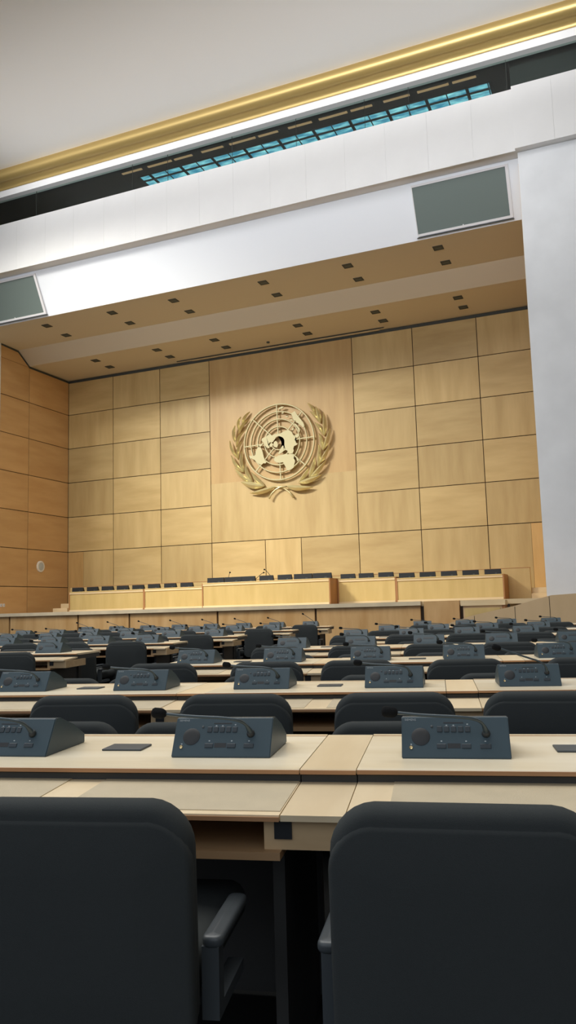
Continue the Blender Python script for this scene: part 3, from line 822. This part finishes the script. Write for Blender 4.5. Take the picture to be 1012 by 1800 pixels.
def seats_main(i):   # local x of seats, from the aisle outwards
    return [-1.19, -.49, .19, .89, 1.57, 2.27]
def visible(row, lx, ly, z, mg=30):
    x, y = world(row, lx, ly)
    return seen(x, y, z, mg)

rng = random.Random(3)
JIT = {(0, 3): (-.105, .0, .03), (0, 4): (-.005, 0, -.02), (1, 2): (.05, 0, .0), (1, 3): (.04, 0, .03), (1, 4): (-.02, 0, -.03), (1, 1): (.02, 0, .05)}
blocks = []
for i in range(7):
    blocks.append(('main', i, row_main(i), [(-1.19 + .69 * k + (.01 if k % 2 else 0)) for k in range(6)], [-.84, .54, 1.92], 'in the right block'))
for i in range(3, 8):
    blocks.append(('mid', i, row_left(i), [-(.62 + .69 * k) for k in range(8)], [-(.965 + 1.38 * k) for k in range(4)], 'in the middle block'))
for i in range(5, 8):
    blocks.append(('far', i, row_left(i), [-(7.86 + .69 * k) for k in range(6)], [-(8.205 + 1.38 * k) for k in range(3)], 'in the left block'))
def rowname(kind, i):
    if kind == 'main': return '%s right-block row' % ORD[i]
    bl = 'middle-block' if kind == 'mid' else 'left-block'
    return {7: '%s row nearest the stage', 6: 'second %s row from the stage', 5: 'third %s row from the stage', 4: 'fourth %s row from the stage', 3: 'fifth %s row from the stage'}[i] % bl

POSE = {('main', 0): 'low', ('main', 1): 'low', ('main', 2): 'low', ('main', 3): 'low', ('main', 4): 'low', ('main', 5): 'low', ('main', 6): 'low',
        ('mid', 7): 'mid', ('mid', 6): 'low', ('mid', 5): 'low', ('mid', 4): 'low', ('mid', 3): 'low', ('far', 7): 'mid', ('far', 6): 'low', ('far', 5): 'low'}
POSE1 = {('main', 1, 4): 'mid', ('mid', 7, 0): 'high', ('far', 7, 0): 'high'}
for kind, i, row, seats, units, where in blocks:
    rn = rowname(kind, i)
    # desks
    vis = [u for u in units if visible(row, u - .68, 0, .75, 20) or visible(row, u, 0, .75, 20) or visible(row, u + .76, 0, .75, 20)]
    vis.sort()
    for n, u in enumerate(vis):
        o = put(desk0, row, u, 0)
        if kind != 'main':                    # end strip on the aisle side, none between blocks otherwise
            pass
        if len(vis) == 1: w = 'only one there'
        else: w = '%s from left' % NTH[n]
        tag(o, 'maple two-seat conference desk, %s, %s' % (rn, w), 'desk', 'conference desks')
    # seats, counted from the left among those in the picture
    sv = sorted(s for s in seats if visible(row, s, 0, .8, 14))
    for n, s in enumerate(sv):
        k = seats.index(s)
        pose = POSE1.get((kind, i, k), POSE[(kind, i)])
        o = put(cons[(pose, kind == 'main' and i < 3)], row, s, 0, .7505, rng.uniform(-.03, .03))
        tag(o, 'blue-grey microphone console, %s, %s from left' % (rn, NTH[n]), 'microphone', 'microphone consoles')
    sv = sorted(s for s in seats if visible(row, s, -.7, .8, 40))
    for n, s in enumerate(sv):
        k = seats.index(s)
        dx, dy, rz = JIT.get((i, k), (rng.uniform(-.04, .04), rng.uniform(-.05, .05), rng.uniform(-.09, .09))) if kind == 'main' else (rng.uniform(-.05, .05), rng.uniform(-.06, .06), rng.uniform(-.12, .12))
        o = put(chair_near if (kind == 'main' and i < 3) or i < 5 else chair_far, row, s + dx, -.72 + dy, 0, rz)
        tag(o, 'black swivel chair at the desks, %s, %s from left' % (rn, NTH[n]), 'chair', 'chairs at the desks')
    if not (kind == 'main' and i == 6) and i != 7:
        sv = sorted(s for s in seats if visible(row, s, .5, .8, 30))
        for n, s in enumerate(sv):
            k = seats.index(s)
            dx = {(0, 2): -.12, (0, 3): -.26, (0, 4): -.19}.get((i, k), rng.uniform(-.22, -.02)) if kind == 'main' else rng.uniform(-.15, .05)
            o = put(chair_rear, row, s + dx, .62 + rng.uniform(-.02, .03), 0, rng.uniform(-.05, .05))
            tag(o, 'black swivel chair behind the desks, %s, %s from left' % (rn, NTH[n]), 'chair', 'chairs behind the desks')

for p_ in PROTO:
    def wipe(o):
        for c in list(o.children): wipe(c)
        bpy.data.objects.remove(o)
    wipe(p_)

# ---- monitors and microphones on the stage desks
mon = None
MX = [-19.32, -18.64, -17.96, -17.28, -16.60, -15.92, -15.23, -14.54, -13.02, -12.32, -11.72, -11.06, -10.40, -9.74, -9.08, -8.42, -7.79, -7.12, -6.43, -5.75, -5.07, -4.39, -3.71]
def make_monitor(w=.50, h=.165):
    e = empty('desk_monitor', (0, 0, 0))
    bm = bmesh.new(); prism(bm, [(0, .0), (.006, h), (.05, h), (.13, .0)], -w/2, w/2); finish('housing', bm, 'monitor', e)
    bx('base', 'console_dark', -w * .3, w * .3, .02, .20, 0, .012, e)
    bx('connector_panel', 'plate', w * .14, w * .26, -.003, .010, .018, .05, e)
    return e
mon = make_monitor()
places = ['%s from the left' % NTH[k] for k in range(8)] + ['x'] * 7 + ['%s from the right' % NTH[7 - k] for k in range(8)]
k = 0
for n, x in enumerate(MX):
    if 8 <= n <= 14: continue
    o = mon if k == 0 else copy_tree(mon); k += 1
    zt = (.835 + H if x < -16.18 else .845 + H) if x < -12 else (.90 + H if x > -8.7 and x < -6.7 else .85 + H)
    o.location = (x, 25.22, zt); o.rotation_euler = (0, 0, rng.uniform(-.04, .04))
    tag(o, 'black desk monitor seen from behind on the %s stage desks, %s' % ('left' if n < 8 else 'right', places[n]), 'monitor', 'monitors on the stage desks')
cx = [-13.0, -12.33, -11.75, -11.08, -10.41, -9.75, -9.08]
cl = ['leftmost', 'second from the left', 'third from the left', 'middle one', 'third from the right', 'second from the right', 'rightmost']
for x, l_ in zip(cx, cl):
    o = copy_tree(mon); o.scale = (1.28 if x < -12 or x > -10 else 1, 1, 1.1); o.location = (x, 24.55, .925 + H - .03 + .03); o.rotation_euler = (0, 0, rng.uniform(-.04, .04))
    tag(o, 'black desk monitor seen from behind on the raised centre desk, %s' % l_, 'monitor', 'monitors on the centre desk')
def desk_mic(x, y, z, dx, dz, lab):
    e = empty('desk_microphone', (x, y, z)); tag(e, lab, 'microphone', 'microphones on the stage desks')
    bm = bmesh.new(); lathe(bm, [(.05, 0), (.05, .015), (.02, .03)], 12); finish('base', bm, 'monitor', e)
    bm = bmesh.new(); tube(bm, [(0, 0, .02), (dx * .35, 0, dz * .45), (dx * .8, -.02, dz * .9), (dx, -.03, dz)], [.012, .010, .009, .009], 6); s_ = finish('gooseneck', bm, 'black_plastic', e)
    bm = bmesh.new(); lathe(bm, [(.008, -.03), (.026, -.02), (.028, .01), (.012, .03)], 10, 'x', (dx, -.03, dz)); finish('windscreen', bm, 'foam', s_, smooth=True)
desk_mic(-12.75, 24.95, .925 + H, .13, .36, 'thin black gooseneck microphone at the left of the centre desk, rising to the right')
desk_mic(-11.75, 24.95, .925 + H, .42, .30, 'thin black gooseneck microphone bent low to the right on the centre desk')
desk_mic(-10.98, 24.95, .925 + H, -.32, .40, 'thin black gooseneck microphone leaning left at the middle of the centre desk')
# ================================================================== LIGHT
def area(name, loc, target, sx, sy, power, col=(1, 1, 1), spread=180):
    l = bpy.data.lights.new(name, 'AREA'); l.shape = 'RECTANGLE'; l.size = sx; l.size_y = sy
    l.energy = power; l.color = col; l.spread = math.radians(spread)
    o = bpy.data.objects.new(name, l); COL.objects.link(o); o.location = loc
    o.rotation_euler = (Vector(target) - Vector(loc)).to_track_quat('-Z', 'Y').to_euler()
    return o
w = bpy.data.worlds.new('world'); S.world = w; w.use_nodes = True
w.node_tree.nodes['Background'].inputs['Color'].default_value = (0.80, 0.88, 1.0, 1)
w.node_tree.nodes['Background'].inputs['Strength'].default_value = 0.85
# daylight: hall skylight and the open rear of the hall; other lamps unseen, added
area('hall_skylight', (-10, 4, 16.6), (-10, 4.001, 0), 24, 9, 3000, (1.0, 0.98, 0.94))
area('stage_fill', (-22.0, 11.0, 16.5), (-11.0, 27.8, 2.9), 5, 1.5, 580, (1.0, 0.97, 0.87), 49)  # unseen lamp added to brighten the lower stage wall, from the left
area('beam_fill', (-9, -6, 9.0), (-9, 21.2, 13.6), 20, 1.0, 130, (0.97, 0.98, 1.0), 20)  # unseen fill added behind the camera to brighten beam and fascia
area('ceiling_fill', (-9, -6, 9.0), (-9, 21, 17.0), 20, 1.0, 210, (0.97, 0.98, 1.0), 11)  # added uplight with no fitting there, brightens the ceiling near the cornice
area('front_fill', (-10, 13, 16.7), (-10, 13.001, 0), 26, 2.4, 850, (0.98, 0.99, 1.0))  # second overhead panel, added to light the face of the beam
S.view_settings.view_transform = 'Standard'
S.view_settings.look = 'None'
S.view_settings.gamma = 1
S.view_settings.exposure = 0.0
S.view_settings.use_curve_mapping = False
